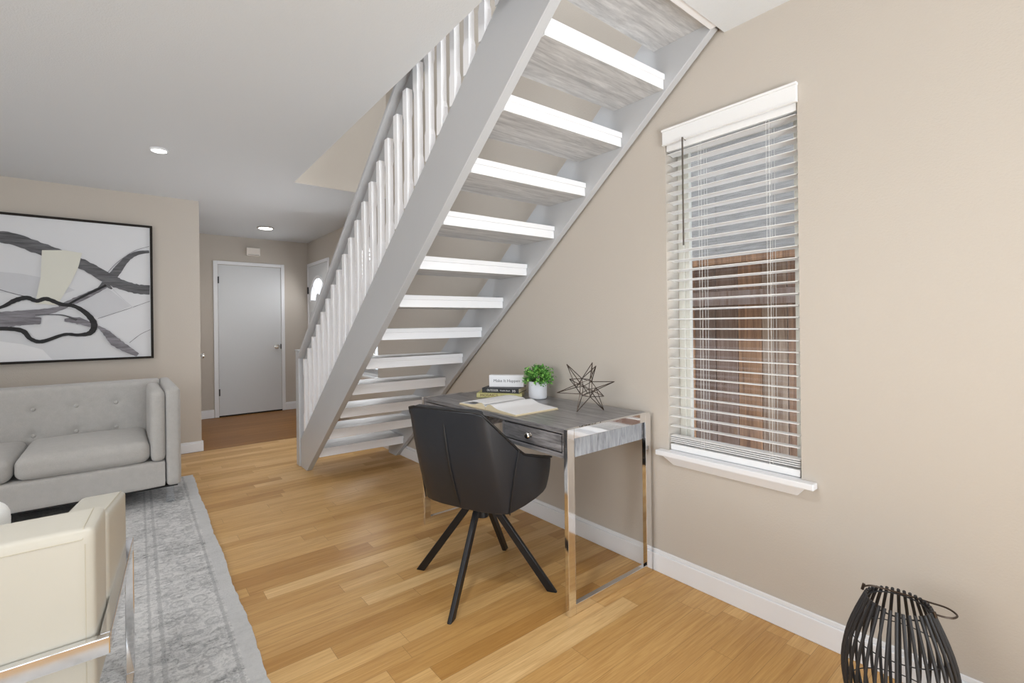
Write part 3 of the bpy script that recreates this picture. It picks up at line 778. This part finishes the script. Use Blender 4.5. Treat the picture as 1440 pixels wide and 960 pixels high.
mb = MB(); bx0, bx1 = sx0 + .084, sx1 - .084
# back block: front grid fine enough for the buttons
nx_, nz_ = 150, 30; yf = 4.665
grid = {}
for i in range(nx_ + 1):
    for j in range(nz_ + 1):
        x = bx0 + (bx1 - bx0) * i / nx_; z = .30 + (BT - .30) * j / nz_
        q = backfn(Vector((x, yf + (.012 if j == nz_ else 0), z))); grid[i, j] = mb.bm.verts.new(q)
for i in range(nx_):
    for j in range(nz_): mb.bm.faces.new((grid[i, j], grid[i + 1, j], grid[i + 1, j + 1], grid[i, j + 1]))
ed = [(grid[i, nz_]) for i in range(nx_ + 1)]
tb = [mb.bm.verts.new((v.co.x, sy1 - .02, BT)) for v in ed]; tf = [mb.bm.verts.new((v.co.x, yf + .022, BT + .004)) for v in ed]
bb = [mb.bm.verts.new((v.co.x, sy1 - .01, .2)) for v in ed]
for i in range(nx_):
    mb.bm.faces.new((ed[i], ed[i + 1], tf[i + 1], tf[i])); mb.bm.faces.new((tf[i], tf[i + 1], tb[i + 1], tb[i])); mb.bm.faces.new((tb[i], tb[i + 1], bb[i + 1], bb[i]))
sofa_back = spt(mb, 'backrest')
for (bx, bz) in btn:
    mb = MB(); mb.lathe([(.0135, 0), (.0125, .004), (.007, .007), (.001, .0078)], 14, mat=Vector((0, -1, 0)).to_track_quat('Z', 'Y').to_matrix().to_4x4(), c=(bx, yf + .013, bz)); spt(mb, 'button').parent = sofa_back
cw = .645
for k in range(3):
    b = sx1 - .169 - cw * k; a = b - cw + .006
    mb = MB(); mb.cushion(a, b, sy0 - .004, 4.672, .306, .445, .050, (0, .006, .030), n=16); spt(mb, 'seat_cushion')
for (x, y) in ((.25, 4.04), (-2.05, 4.04), (.25, 4.88), (-2.05, 4.88), (-.9, 4.04)):
    mb = MB(); mb.box(x - .022, x + .022, y - .022, y + .022, .011, .118); spt(mb, 'leg', 'acrylic', smooth=0, bevel=.003)

# ------------------------------------------------------------------ armchair
ac = thing('leather_armchair', 'cream leather armchair with chrome flat-bar frame seen from behind on the rug', 'armchair', (-.40, 1.80, .01))
AO = Vector((-.40, 1.80, .01))
def ap(mb, n_, m='cream_leather', **kw):
    kw.setdefault('smooth', 50)
    for v in mb.bm.verts:      # the frame and body splay outward toward the front
        v.co.x += (v.co.x + .423) / .40 * (.050 if m == 'chrome' else .062) * (v.co.y - 1.49) / .60
    return dl(mb, n_, m, ac, AO, **kw)
ax0, ax1, ay0, ay1 = -.796, -.050, 1.50, 2.085
ztb, zta = .736, .655
def armfn(q):     # top slopes down toward the front, bottom rises
    t_ = min(1, max(0, (q.y - ay0) / (ay1 - ay0)))
    f_ = (q.z - .40) / (.728 - .40)
    top_ = ztb - (ztb - zta) * t_ ** 1.0
    bot = .33 + .11 * t_
    q.z = bot + (top_ - bot) * max(0, min(1, f_)); return q
mb = MB(); mb.cushion(ax0 + .003, ax1 - .003, ay0 - .006, ay0 + .172, .33, .735, .016, (0, .002, .003), n=18); chair_back = ap(mb, 'backrest')
for (a, b) in ((ax1 - .100, ax1), (ax0, ax0 + .100)):
    mb = MB(); mb.cushion(a, b, ay0 + .176, ay1, .40, .728, .018, (.0, .004, .004), n=18, fn=armfn); ap(mb, 'arm')
mb = MB(); mb.cushion(ax0 + .101, ax1 - .101, ay0 + .167, ay1 + .02, .36, .47, .04, (0, .005, .02), n=14); ap(mb, 'seat_cushion')
mb = MB(); mb.cushion(ax0 + .03, ax1 - .03, ay0 + .01, ay1 - .01, .27, .358, .02, n=10); ap(mb, 'seat_base')
# stitched seams
mb = MB(); mb.tube([(ax0 + .02, ay0 - .0065, .712), (ax1 - .024, ay0 - .0065, .712)], .0011, 5)
mb.tube([(ax1 - .024, ay0 - .0065, .712), (ax1 - .024, ay0 + .004, .7365), (ax1 - .024, ay0 + .15, .7375)], .0011, 5)
mb.tube([(ax1 - .020, ay0 - .0062, .70), (ax1 - .020, ay0 - .0062, .34)], .0009, 5)
mb.tube([(ax1 - .010, ay0 + .165 + .41 * i / 8, ztb - (ztb - zta) * (.165 + .41 * i / 8) / .585 + .0005) for i in range(9)], .0011, 5)
ap(mb, 'seam', 'thread').parent = chair_back
# chrome frame: bar round the back and along both sides, flat legs
zr0, zr1 = .440, .482
fb, ff = ay0 - .032, 2.10
def bar(n_, b): 
    mb = MB(); mb.box(*b); ap(mb, n_, 'chrome', smooth=0, bevel=.0025)
bar('back_bar', (ax0 - .025, ax1 + .025, fb, fb + .022, zr0, zr1))
for s_, xx in ((1, ax1 + .003), (-1, ax0 - .025)):
    bar('side_bar', (xx, xx + .022, fb + .0225, ff, zr0, zr1))
    bar('leg', (xx, xx + .022, ff + .0005, ff + .014, .0105, zr1))
    bar('foot_bar', (xx, xx + .022, fb + .15, ff, .0105, .024))
bar('foot_crossbar', (ax0 - .0, ax1 - .0, fb + .151, fb + .173, .0105, .024))
pl = MB(); pl.cushion(-.13, .13, -.05, .05, 0, .26, .045, (0, .03, .0), n=14)
o = pl.build('throw_pillow', 'pillow_fabric', None, smooth=60); o.location = (-.36, 1.785, .500); o.rotation_euler = (math.radians(-8), 0, 0)
tag(o, 'white throw pillow leaning inside the cream leather armchair', 'pillow')

# ------------------------------------------------------------------ desk
dk = thing('writing_desk', 'grey wood desk with two drawers and chrome loop legs against the right wall', 'desk', (1.69, 1.98, 0))
DO = Vector((1.69, 1.98, 0))
def dp(mb, n_, m='desk_wood', **kw):
    kw.setdefault('smooth', 0); return dl(mb, n_, m, dk, DO, **kw)
DX0, DX1, DY0, DY1, DZ = 1.402, 1.972, 1.372, 2.590, .765
mb = MB(); mb.box(DX0 + .002, DX1 - .002, DY0 + .0225, DY1 - .0225, DZ - .022, DZ - .001); dp(mb, 'desk_top', bevel=.002)
ab = .640   # underside of the apron boxes
for (a, b) in ((DY0 + .0225, DY0 + .44), (DY1 - .44, DY1 - .0225)):
    mb = MB(); x0 = DX0 + .008; x1 = DX1 - .03; t_ = .016; z1 = DZ - .0225; mid = DZ - .0225
    mb.box(x0, x1, a, a + t_, ab, z1); mb.box(x0, x1, b - t_, b, ab, z1); mb.box(x0, x1, a + t_, b - t_, ab, ab + .02); mb.box(x1 - t_, x1, a + t_, b - t_, ab + .02, z1)
    case = dp(mb, 'drawer_case', bevel=.001)
    dw = MB(); dw.box(x0 - .002, x0 + .014, a + t_ + .004, b - t_ - .004, ab + .026, z1 - .006); dw.box(x0 + .014, x1 - .05, a + t_ + .012, b - t_ - .012, ab + .032, z1 - .03)
    dro = dp(dw, 'drawer', bevel=.0015)
    kb = MB(); kb.lathe([(.010, 0), (.010, .003), (.006, .006), (.006, .012), (.0135, .016), (.015, .023), (.011, .029), (.003, .031)], 20, mat=Vector((-1, 0, 0)).to_track_quat('Z', 'Y').to_matrix().to_4x4(), c=(x0 - .003 - DO.x, (a + b) / 2 - DO.y, (ab + .026 + z1) / 2))
    kb.build('knob', 'nickel', dro)
mb = MB(); mb.box(DX1 - .046, DX1 - .030, DY0 + .4405, DY1 - .4405, .66, DZ - .0225); dp(mb, 'back_panel')
mb = MB(); mb.box(DX0 + .058, DX1 - .052, DY0 + .0145, DY0 + .0220, .641, DZ - .05 + .006); dp(mb, 'side_panel', 'desk_side')
mb = MB(); mb.box(DX0 + .058, DX1 - .052, DY1 - .0220, DY1 - .0145, .641, DZ - .05 + .006); dp(mb, 'side_panel', 'desk_side')
bw = .040; bt = .022
for (a, b) in ((DY0, DY0 + bt), (DY1 - bt, DY1)):
    mb = MB(); mb.prism([(DX0, .0), (DX1, .0), (DX1, DZ), (DX0, DZ)], 'y', a, b) if 0 else None
    mb.box(DX0, DX0 + bw, a, b, 0.001, DZ - .0005)
    mb.box(DX1 - bw, DX1, a, b, 0.001, DZ - .0005)
    mb.box(DX0 + bw, DX1 - bw, a, b, 0.001, .042); mb.box(DX0 + bw, DX1 - bw, a, b, DZ - .042, DZ - .0005)
    dp(mb, 'loop_leg', 'chrome', bevel=.0012)

# ------------------------------------------------------------------ desk chair
PH = math.radians(20.4)
cx_, cy2 = 1.305, 1.84
dc = thing('desk_chair', 'black leather swivel bucket chair with splayed black metal legs at the desk', 'chair', (cx_, cy2, 0), PH)
cols = [  # top (x,y,z), bottom (x,y,z), bulge
    ((-.291, 0, .846), (-.172, 0, .392), .020), ((-.291, -.09, .846), (-.166, -.10, .391), .018), ((-.289, -.155, .846), (-.156, -.165, .391), .014),
    ((-.278, -.190, .838), (-.145, -.195, .391), .010), ((-.255, -.206, .812), (-.138, -.210, .391), .008),
    ((-.180, -.240, .735), (-.132, -.218, .391), .006), ((-.120, -.266, .672), (-.126, -.225, .391), .004), ((-.080, -.277, .642), (-.100, -.234, .394), .006),
    ((-.020, -.284, .625), (-.040, -.252, .402), .010), ((.060, -.288, .602), (.030, -.268, .414), .012), ((.130, -.287, .583), (.090, -.276, .426), .010),
    ((.165, -.283, .572), (.125, -.276, .438), .004)]
full = [((a[0], -a[1], a[2]), (b[0], -b[1], b[2]), c) for a, b, c in cols[:0:-1]] + cols
mb = MB(); NZ = 9; g = {}
for i, (tp, bt_, bl_) in enumerate(full):
    tp, bt_ = Vector(tp), Vector(bt_); out = Vector((tp.x + bt_.x, tp.y + bt_.y, 0)); out = out.normalized() if out.length else Vector((-1, 0, 0))
    for j in range(NZ + 1):
        f_ = j / NZ; p = bt_.lerp(tp, f_) + out * bl_ * math.sin(PI * f_) * (1 if f_ < 1 else 0)
        if abs(i - len(cols) + 1) == 0 and 0 < j < NZ - 1: p += Vector((.006, 0, 0))     # centre seam pulled in
        g[i, j] = mb.bm.verts.new(p)
NI = len(full)
for i in range(NI - 1):
    for j in range(NZ): mb.bm.faces.new((g[i, j], g[i + 1, j], g[i + 1, j + 1], g[i, j + 1]))
shell = mb.build('shell', 'black_leather', dc, smooth=60)
# outward normals face away from the middle: thickness grows inward
sm = shell.modifiers.new('thick', 'SOLIDIFY'); sm.thickness = .040; sm.offset = -1
me = shell.data
c0 = sum((p.normal.dot(Vector((p.center.x, p.center.y, 0))) for p in me.polygons))
if c0 < 0: me.flip_normals()
bv = shell.modifiers.new('b', 'BEVEL'); bv.width = .008; bv.segments = 3; bv.limit_method = 'ANGLE'; bv.angle_limit = math.radians(55)
# under-pan
mb = MB(); ring = [g_[1] for g_ in full]
pts = [(p[0], p[1]) for p in ring]
A_ = [mb.bm.verts.new((p[1][0] * .97, p[1][1] * .97, p[1][2] + .006)) for p in full]; B_ = [mb.bm.verts.new((p[1][0] * .80, p[1][1] * .80, p[1][2] - .012 if p[1][2] < .41 else p[1][2] - .02)) for p in full]
cc = mb.bm.verts.new((0, 0, .385))
for i in range(NI - 1): mb.bm.faces.new((A_[i], A_[i + 1], B_[i + 1], B_[i])); mb.bm.faces.new((B_[i], B_[i + 1], cc))
mb.bm.faces.new((A_[-1], A_[0], B_[0], B_[-1])); mb.bm.faces.new((B_[-1], B_[0], cc))
mb.build('seat_pan', 'black_leather', dc, smooth=50)
mb = MB(); mb.cushion(-.13, .20, -.225, .225, .40, .505, .045, (0, 0, .018), n=14); mb.build('seat_cushion', 'black_leather', dc, smooth=60)
mb = MB()
mb.tube([Vector(p[0]) + Vector((.0, 0, .001)) for p in full], .0045, 8)
i0 = len(cols) - 1
mb.tube([Vector(g_) for g_ in [(-.284 + .0, 0, .83)] + [(-.172 - .119 * f_ - .020 * math.sin(PI * f_) + .004, 0, .392 + .454 * f_) for f_ in [.86, .75, .6, .45, .3, .15, .02]]], [.002, .004, .006, .0062, .006, .0055, .005, .004], 6)
for sg in (-1, 1):
    mb.tube([(-.115 - .0, sg * .270, .668), (-.130, sg * .259, .58), (-.133, sg * .246, .49), (-.129, sg * .229, .392)], .0028, 6)
mb.build('piping', 'piping', shell)
mb = MB(); mb.lathe([(.09, .36), (.09, .378), (.05, .384)], 24); mb.lathe([(.030, .30), (.030, .36)], 20); mb.build('swivel_hub', 'black_metal', dc)
import mathutils
Rm = Matrix.Rotation(-PH, 3, 'Z')
for fx, fy in ((1.130, 2.115), (1.024, 1.668), (1.484, 1.560), (1.575, 2.012)):
    q = Rm @ Vector((fx - cx_, fy - cy2, 0)); d = q.normalized()
    s_ = d * .045; top_ = Vector((s_.x, s_.y, .372)); bot = Vector((q.x, q.y, 0.0))
    sd = Vector((-d.y, d.x, 0))
    mb = MB()
    def ringp(p, wd, hd): return [p + sd * wd + d * hd, p + sd * wd * .55 + d * (hd + .004), p - sd * wd * .55 + d * (hd + .004), p - sd * wd + d * hd, p - sd * wd - d * hd, p + sd * wd - d * hd]
    A1 = [mb.bm.verts.new(p) for p in ringp(top_, .012, .018)]; B1 = [mb.bm.verts.new(p) for p in ringp(bot, .010, .020)]
    mb.bm.faces.new(A1); mb.bm.faces.new(B1[::-1])
    for i in range(6): mb.bm.faces.new((A1[(i + 1) % 6], A1[i], B1[i], B1[(i + 1) % 6]))
    mb.build('leg', 'black_metal', dc, smooth=20, bevel=.002)

# ------------------------------------------------------------------ things on the desk
# books: local x along the spine, y depth away from the viewer
def book(name, p0, p1, z0, th, depth, cover, label, overhang=.003):
    p0, p1 = Vector((*p0, 0)), Vector((*p1, 0)); L = (p1 - p0).length; rz = math.atan2(p1.y - p0.y, p1.x - p0.x)
    t = thing(name, label, 'book', (p0.x, p0.y, z0), rz)
    mb = MB(); c = .0022
    mb.box(0, L, 0, depth, 0, c); mb.box(0, L, 0, depth, th - c, th); mb.box(0, L, 0, c, c, th - c)
    mb.build('cover', cover, t, smooth=0, bevel=.0008)
    mb = MB(); mb.box(overhang, L - overhang, c, depth - overhang, c + .0002, th - c - .0002); mb.build('pages', 'page_edge', t, smooth=0)
    return t, L
R90 = (PI / 2, 0, 0)
bk, L = book('book', (1.632, 2.343), (1.818, 2.146), .765, .025, .165, 'cover_yellow', 'pale yellow hardback book at the bottom of the desk stack')
text_mesh('MOSAICS', .021, bk, 'ink_brown', (.075, -.0004, .0125), R90, width=.105)
text_mesh('Techniques', .009, bk, 'ink_brown', (.17, -.0004, .0125), R90, width=.05)
bk, L = book('book', (1.673, 2.344), (1.797, 2.150), .7905, .028, .160, 'cover_black', 'black hardback book between the yellow book and the white one')
text_mesh('OUTDOOR', .018, bk, 'ink_white', (.067, -.0004, .014), R90, width=.07)
text_mesh('Cookin Book', .010, bk, 'ink_white', (.146, -.0004, .014), R90, width=.062)
text_mesh('35', .018, bk, 'ink_white', (.200, -.0004, .013), R90, width=.020)
sg_, L = book('book', (1.729, 2.347), (1.868, 2.187), .819, .070, .045, 'paper', 'white block book reading Make It Happen on top of the desk stack')
text_mesh('Make It Happen', .024, sg_, 'ink_grey', (.108, -.0004, .036), R90, width=.160)

# open book
ob = thing('open_book', 'open book with white pages lying near the front of the desk', 'book', (1.560, 1.965, .765), 0)
mb = MB(); mb.box(-.141, .141, -.242, .242, .0, .002); mb.build('cover', 'page_edge', ob, smooth=0, bevel=.0008)
for sgn in (-1, 1):
    mb = MB(); n = 16; secs = []
    for i in range(n + 1):
        f_ = i / n; yv = sgn * (.002 + .236 * f_)
        hz = .006 + .015 * math.exp(-((f_ - .16) / .17) ** 2) + .010 * (1 - f_) * min(1, f_ / .08)
        secs.append((yv, hz))
    pts = [(y_, .0032) for y_, h_ in secs] ; tp = [(y_, .0032 + h_) for y_, h_ in secs]
    mb.prism(pts[:1] + pts[-1:] + tp[::-1], 'x', -.138, .138)
    bmesh.ops.recalc_face_normals(mb.bm, faces=mb.bm.faces[:])
    for f in mb.bm.faces:
        f.material_index = 0 if f.normal.z > .3 else 1
    mb.build('page_block', ['paper', 'page_edge'], ob, smooth=50)
mb = MB(); n = 10; rows = []
for i in range(n + 1):
    f_ = i / n; rows.append((.004 + .20 * f_, .027 + .014 * math.sin(f_ * PI * .8) - .018 * f_))
for (a, b) in zip(rows, rows[1:]):
    mb.quad((-.137, a[0], a[1]), (.135, a[0] + .01, a[1] + .003), (.135, b[0] + .01, b[1] + .003), (-.137, b[0], b[1]))
o = mb.build('loose_page', 'paper', ob, smooth=50); s2 = o.modifiers.new('t', 'SOLIDIFY'); s2.thickness = .0006

# potted plant
pp = thing('potted_plant', 'small leafy green plant in a ribbed white pot beside the stacked books', 'potted plant', (1.868, 2.062, .765))
prof = [(.046, 0), (.050, .004)]
for i in range(9):
    z = .010 + i * .010; prof += [(.0535, z), (.0518, z + .005)]
prof += [(.053, .1), (.050, .101), (.048, .096), (.002, .092)]
mb = MB(); mb.lathe(prof, 40); mb.build('pot', 'pot', pp, smooth=70)
mb = MB(); mb.lathe([(.047, .0925), (.03, .099), (.001, .101)], 24); mb.build('soil', 'soil', pp)
rnd = random.Random(3)
mbS, mbL = MB(), MB()
for k in range(120):
    a = rnd.uniform(0, 2 * PI); el = rnd.uniform(-.18, 1.45); R_ = rnd.uniform(.070, .102)
    d = Vector((math.cos(a) * math.cos(el), math.sin(a) * math.cos(el), math.sin(el) * .92))
    p0 = Vector((math.cos(a) * .018, math.sin(a) * .018, .096)); p1 = Vector((0, 0, .105)) + d * R_
    if p1.x > .088: p1.x = .088
    pm = (p0 + p1) / 2 + Vector((0, 0, .015)); mbS.tube([p0, pm, p1], .0009, 4)
    for q in range(13):
        t_ = rnd.uniform(.45, 1.05); c = p0.lerp(p1, t_) + Vector((rnd.gauss(0, .006), rnd.gauss(0, .006), rnd.gauss(0, .006) + .006 * (1 - t_)))
        ln = rnd.uniform(.011, .019); w_ = ln * .55
        ax = Vector((rnd.gauss(0, 1), rnd.gauss(0, 1), rnd.gauss(0, .7))) + d * .8; ax.normalize()
        sd = ax.cross(Vector((rnd.gauss(0, 1), rnd.gauss(0, 1), rnd.gauss(0, 1) + .5))).normalized(); nm = ax.cross(sd)
        c.x = min(c.x, .112)
        v = [c - ax * ln * .5, c + sd * w_ * .5 + nm * .001, c + ax * ln * .5, c - sd * w_ * .5 + nm * .001, c - nm * .0015]
        V = [mbL.bm.verts.new(p) for p in v]
        for tri in ((0, 1, 4), (1, 2, 4), (2, 3, 4), (3, 0, 4)): mbL.bm.faces.new([V[i] for i in tri])
mbS.build('stems', 'stem', pp); mbL.build('foliage', 'leaf', pp, smooth=0, recalc=False)

# wire star
ws = thing('wire_star', 'dark bronze wire star sculpture standing on the near end of the desk', 'sculpture', (1.779, 1.609, .765))
ctr = Vector((1.779, 1.609, .879)); O_ = Vector((1.779, 1.609, .765))
tips = [(1.706, 1.668, .996), (1.827, 1.608, 1.000), (1.780, 1.544, .990), (1.888, 1.520, .907), (1.667, 1.700, .856), (1.846, 1.554, .7670), (1.713, 1.611, .7670), (1.767, 1.709, .914), (1.784, 1.501, .848), (1.859, 1.673, .839)]
ph_ = (1 + 5 ** .5) / 2; core = []
for a in (-1, 1):
    for b in (-ph_, ph_): core += [Vector((0, a, b)), Vector((a, b, 0)), Vector((b, 0, a))]
core = [ctr + v.normalized() * .050 for v in core]
mb = MB(); 
for i in range(12):
    for j in range(i + 1, 12):
        if (core[i] - core[j]).length < .050 * 1.2: mb.tube([core[i] - O_, core[j] - O_], .0017, 5)
for tpt in tips:
    tv = Vector(tpt); d = (tv - ctr).normalized()
    near = sorted(core, key=lambda c: -((c - ctr).normalized().dot(d)))[:4]
    near = near[:3]
    for c in near: mb.tube([tv - O_, c - O_], .0021, 6)
mb.build('wire_frame', 'bronze', ws)

# ------------------------------------------------------------------ lantern
ln_ = thing('slatted_lantern', 'black slatted barrel lantern with wire handle on the floor by the right wall', 'lantern', (1.690, .367, 0))
def lr(z):
    t_ = z / .40
    return .088 + (.072 - .088) * t_ + .050 * math.sin(PI * min(1, max(0, t_)))
nrib = 34; proto = None
for k in range(nrib):
    a = 2 * PI * k / nrib
    if proto is None:
        mb = MB(); path = [(lr(.40 * i / 14), 0, .004 + .402 * i / 14) for i in range(15)]
        mb.tube(path, .0043, 8); proto = mb.build('rib', 'lantern_rod', ln_); o = proto
    else:
        o = proto.copy(); C.objects.link(o); o.parent = ln_
    o.rotation_euler = (0, 0, a)
def ringm(r, z, th, nm):
    mb = MB(); mb.tube([(r * math.cos(2 * PI * i / 48), r * math.sin(2 * PI * i / 48), z) for i in range(48)], th, 8, closed=True); mb.build(nm, 'lantern_rod', ln_)
ringm(lr(.392) - .0055, .393, .0022, 'top_ring'); ringm(lr(.29) - .005, .29, .0016, 'hoop'); ringm(lr(.13) - .005, .13, .0016, 'hoop'); ringm(lr(.008) - .005, .010, .003, 'base_ring')
mb = MB(); mb.lathe([(.075, .004), (.075, .010), (.001, .010)], 32); mb.build('base_plate', 'lantern_rod', ln_)
mb = MB()
hp = [(.012, .082, .408), (.034, .068, .408), (.055, .035, .402), (.066, -.005, .400), (.069, -.055, .400), (.062, -.095, .404), (.044, -.118, .402), (.020, -.115, .402), (.004, -.100, .404), (-.004, -.080, .406)]
Q = [Vector(p) for p in hp]; sm_ = []
for i in range(len(Q) - 1):
    p0, p1, p2, p3 = Q[max(i - 1, 0)], Q[i], Q[i + 1], Q[min(i + 2, len(Q) - 1)]
    for s_ in range(5):
        t_ = s_ / 5; sm_.append(.5 * ((2 * p1) + (-p0 + p2) * t_ + (2 * p0 - 5 * p1 + 4 * p2 - p3) * t_ ** 2 + (-p0 + 3 * p1 - 3 * p2 + p3) * t_ ** 3))
sm_.append(Q[-1]); mb.tube(sm_, .0026, 8)
mb.tube([(.010, .086, .398), (.012, .082, .416)], .004, 8); mb.tube([(-.004, -.083, .398), (-.004, -.079, .412)], .004, 8)
mb.build('handle', 'bronze', ln_)
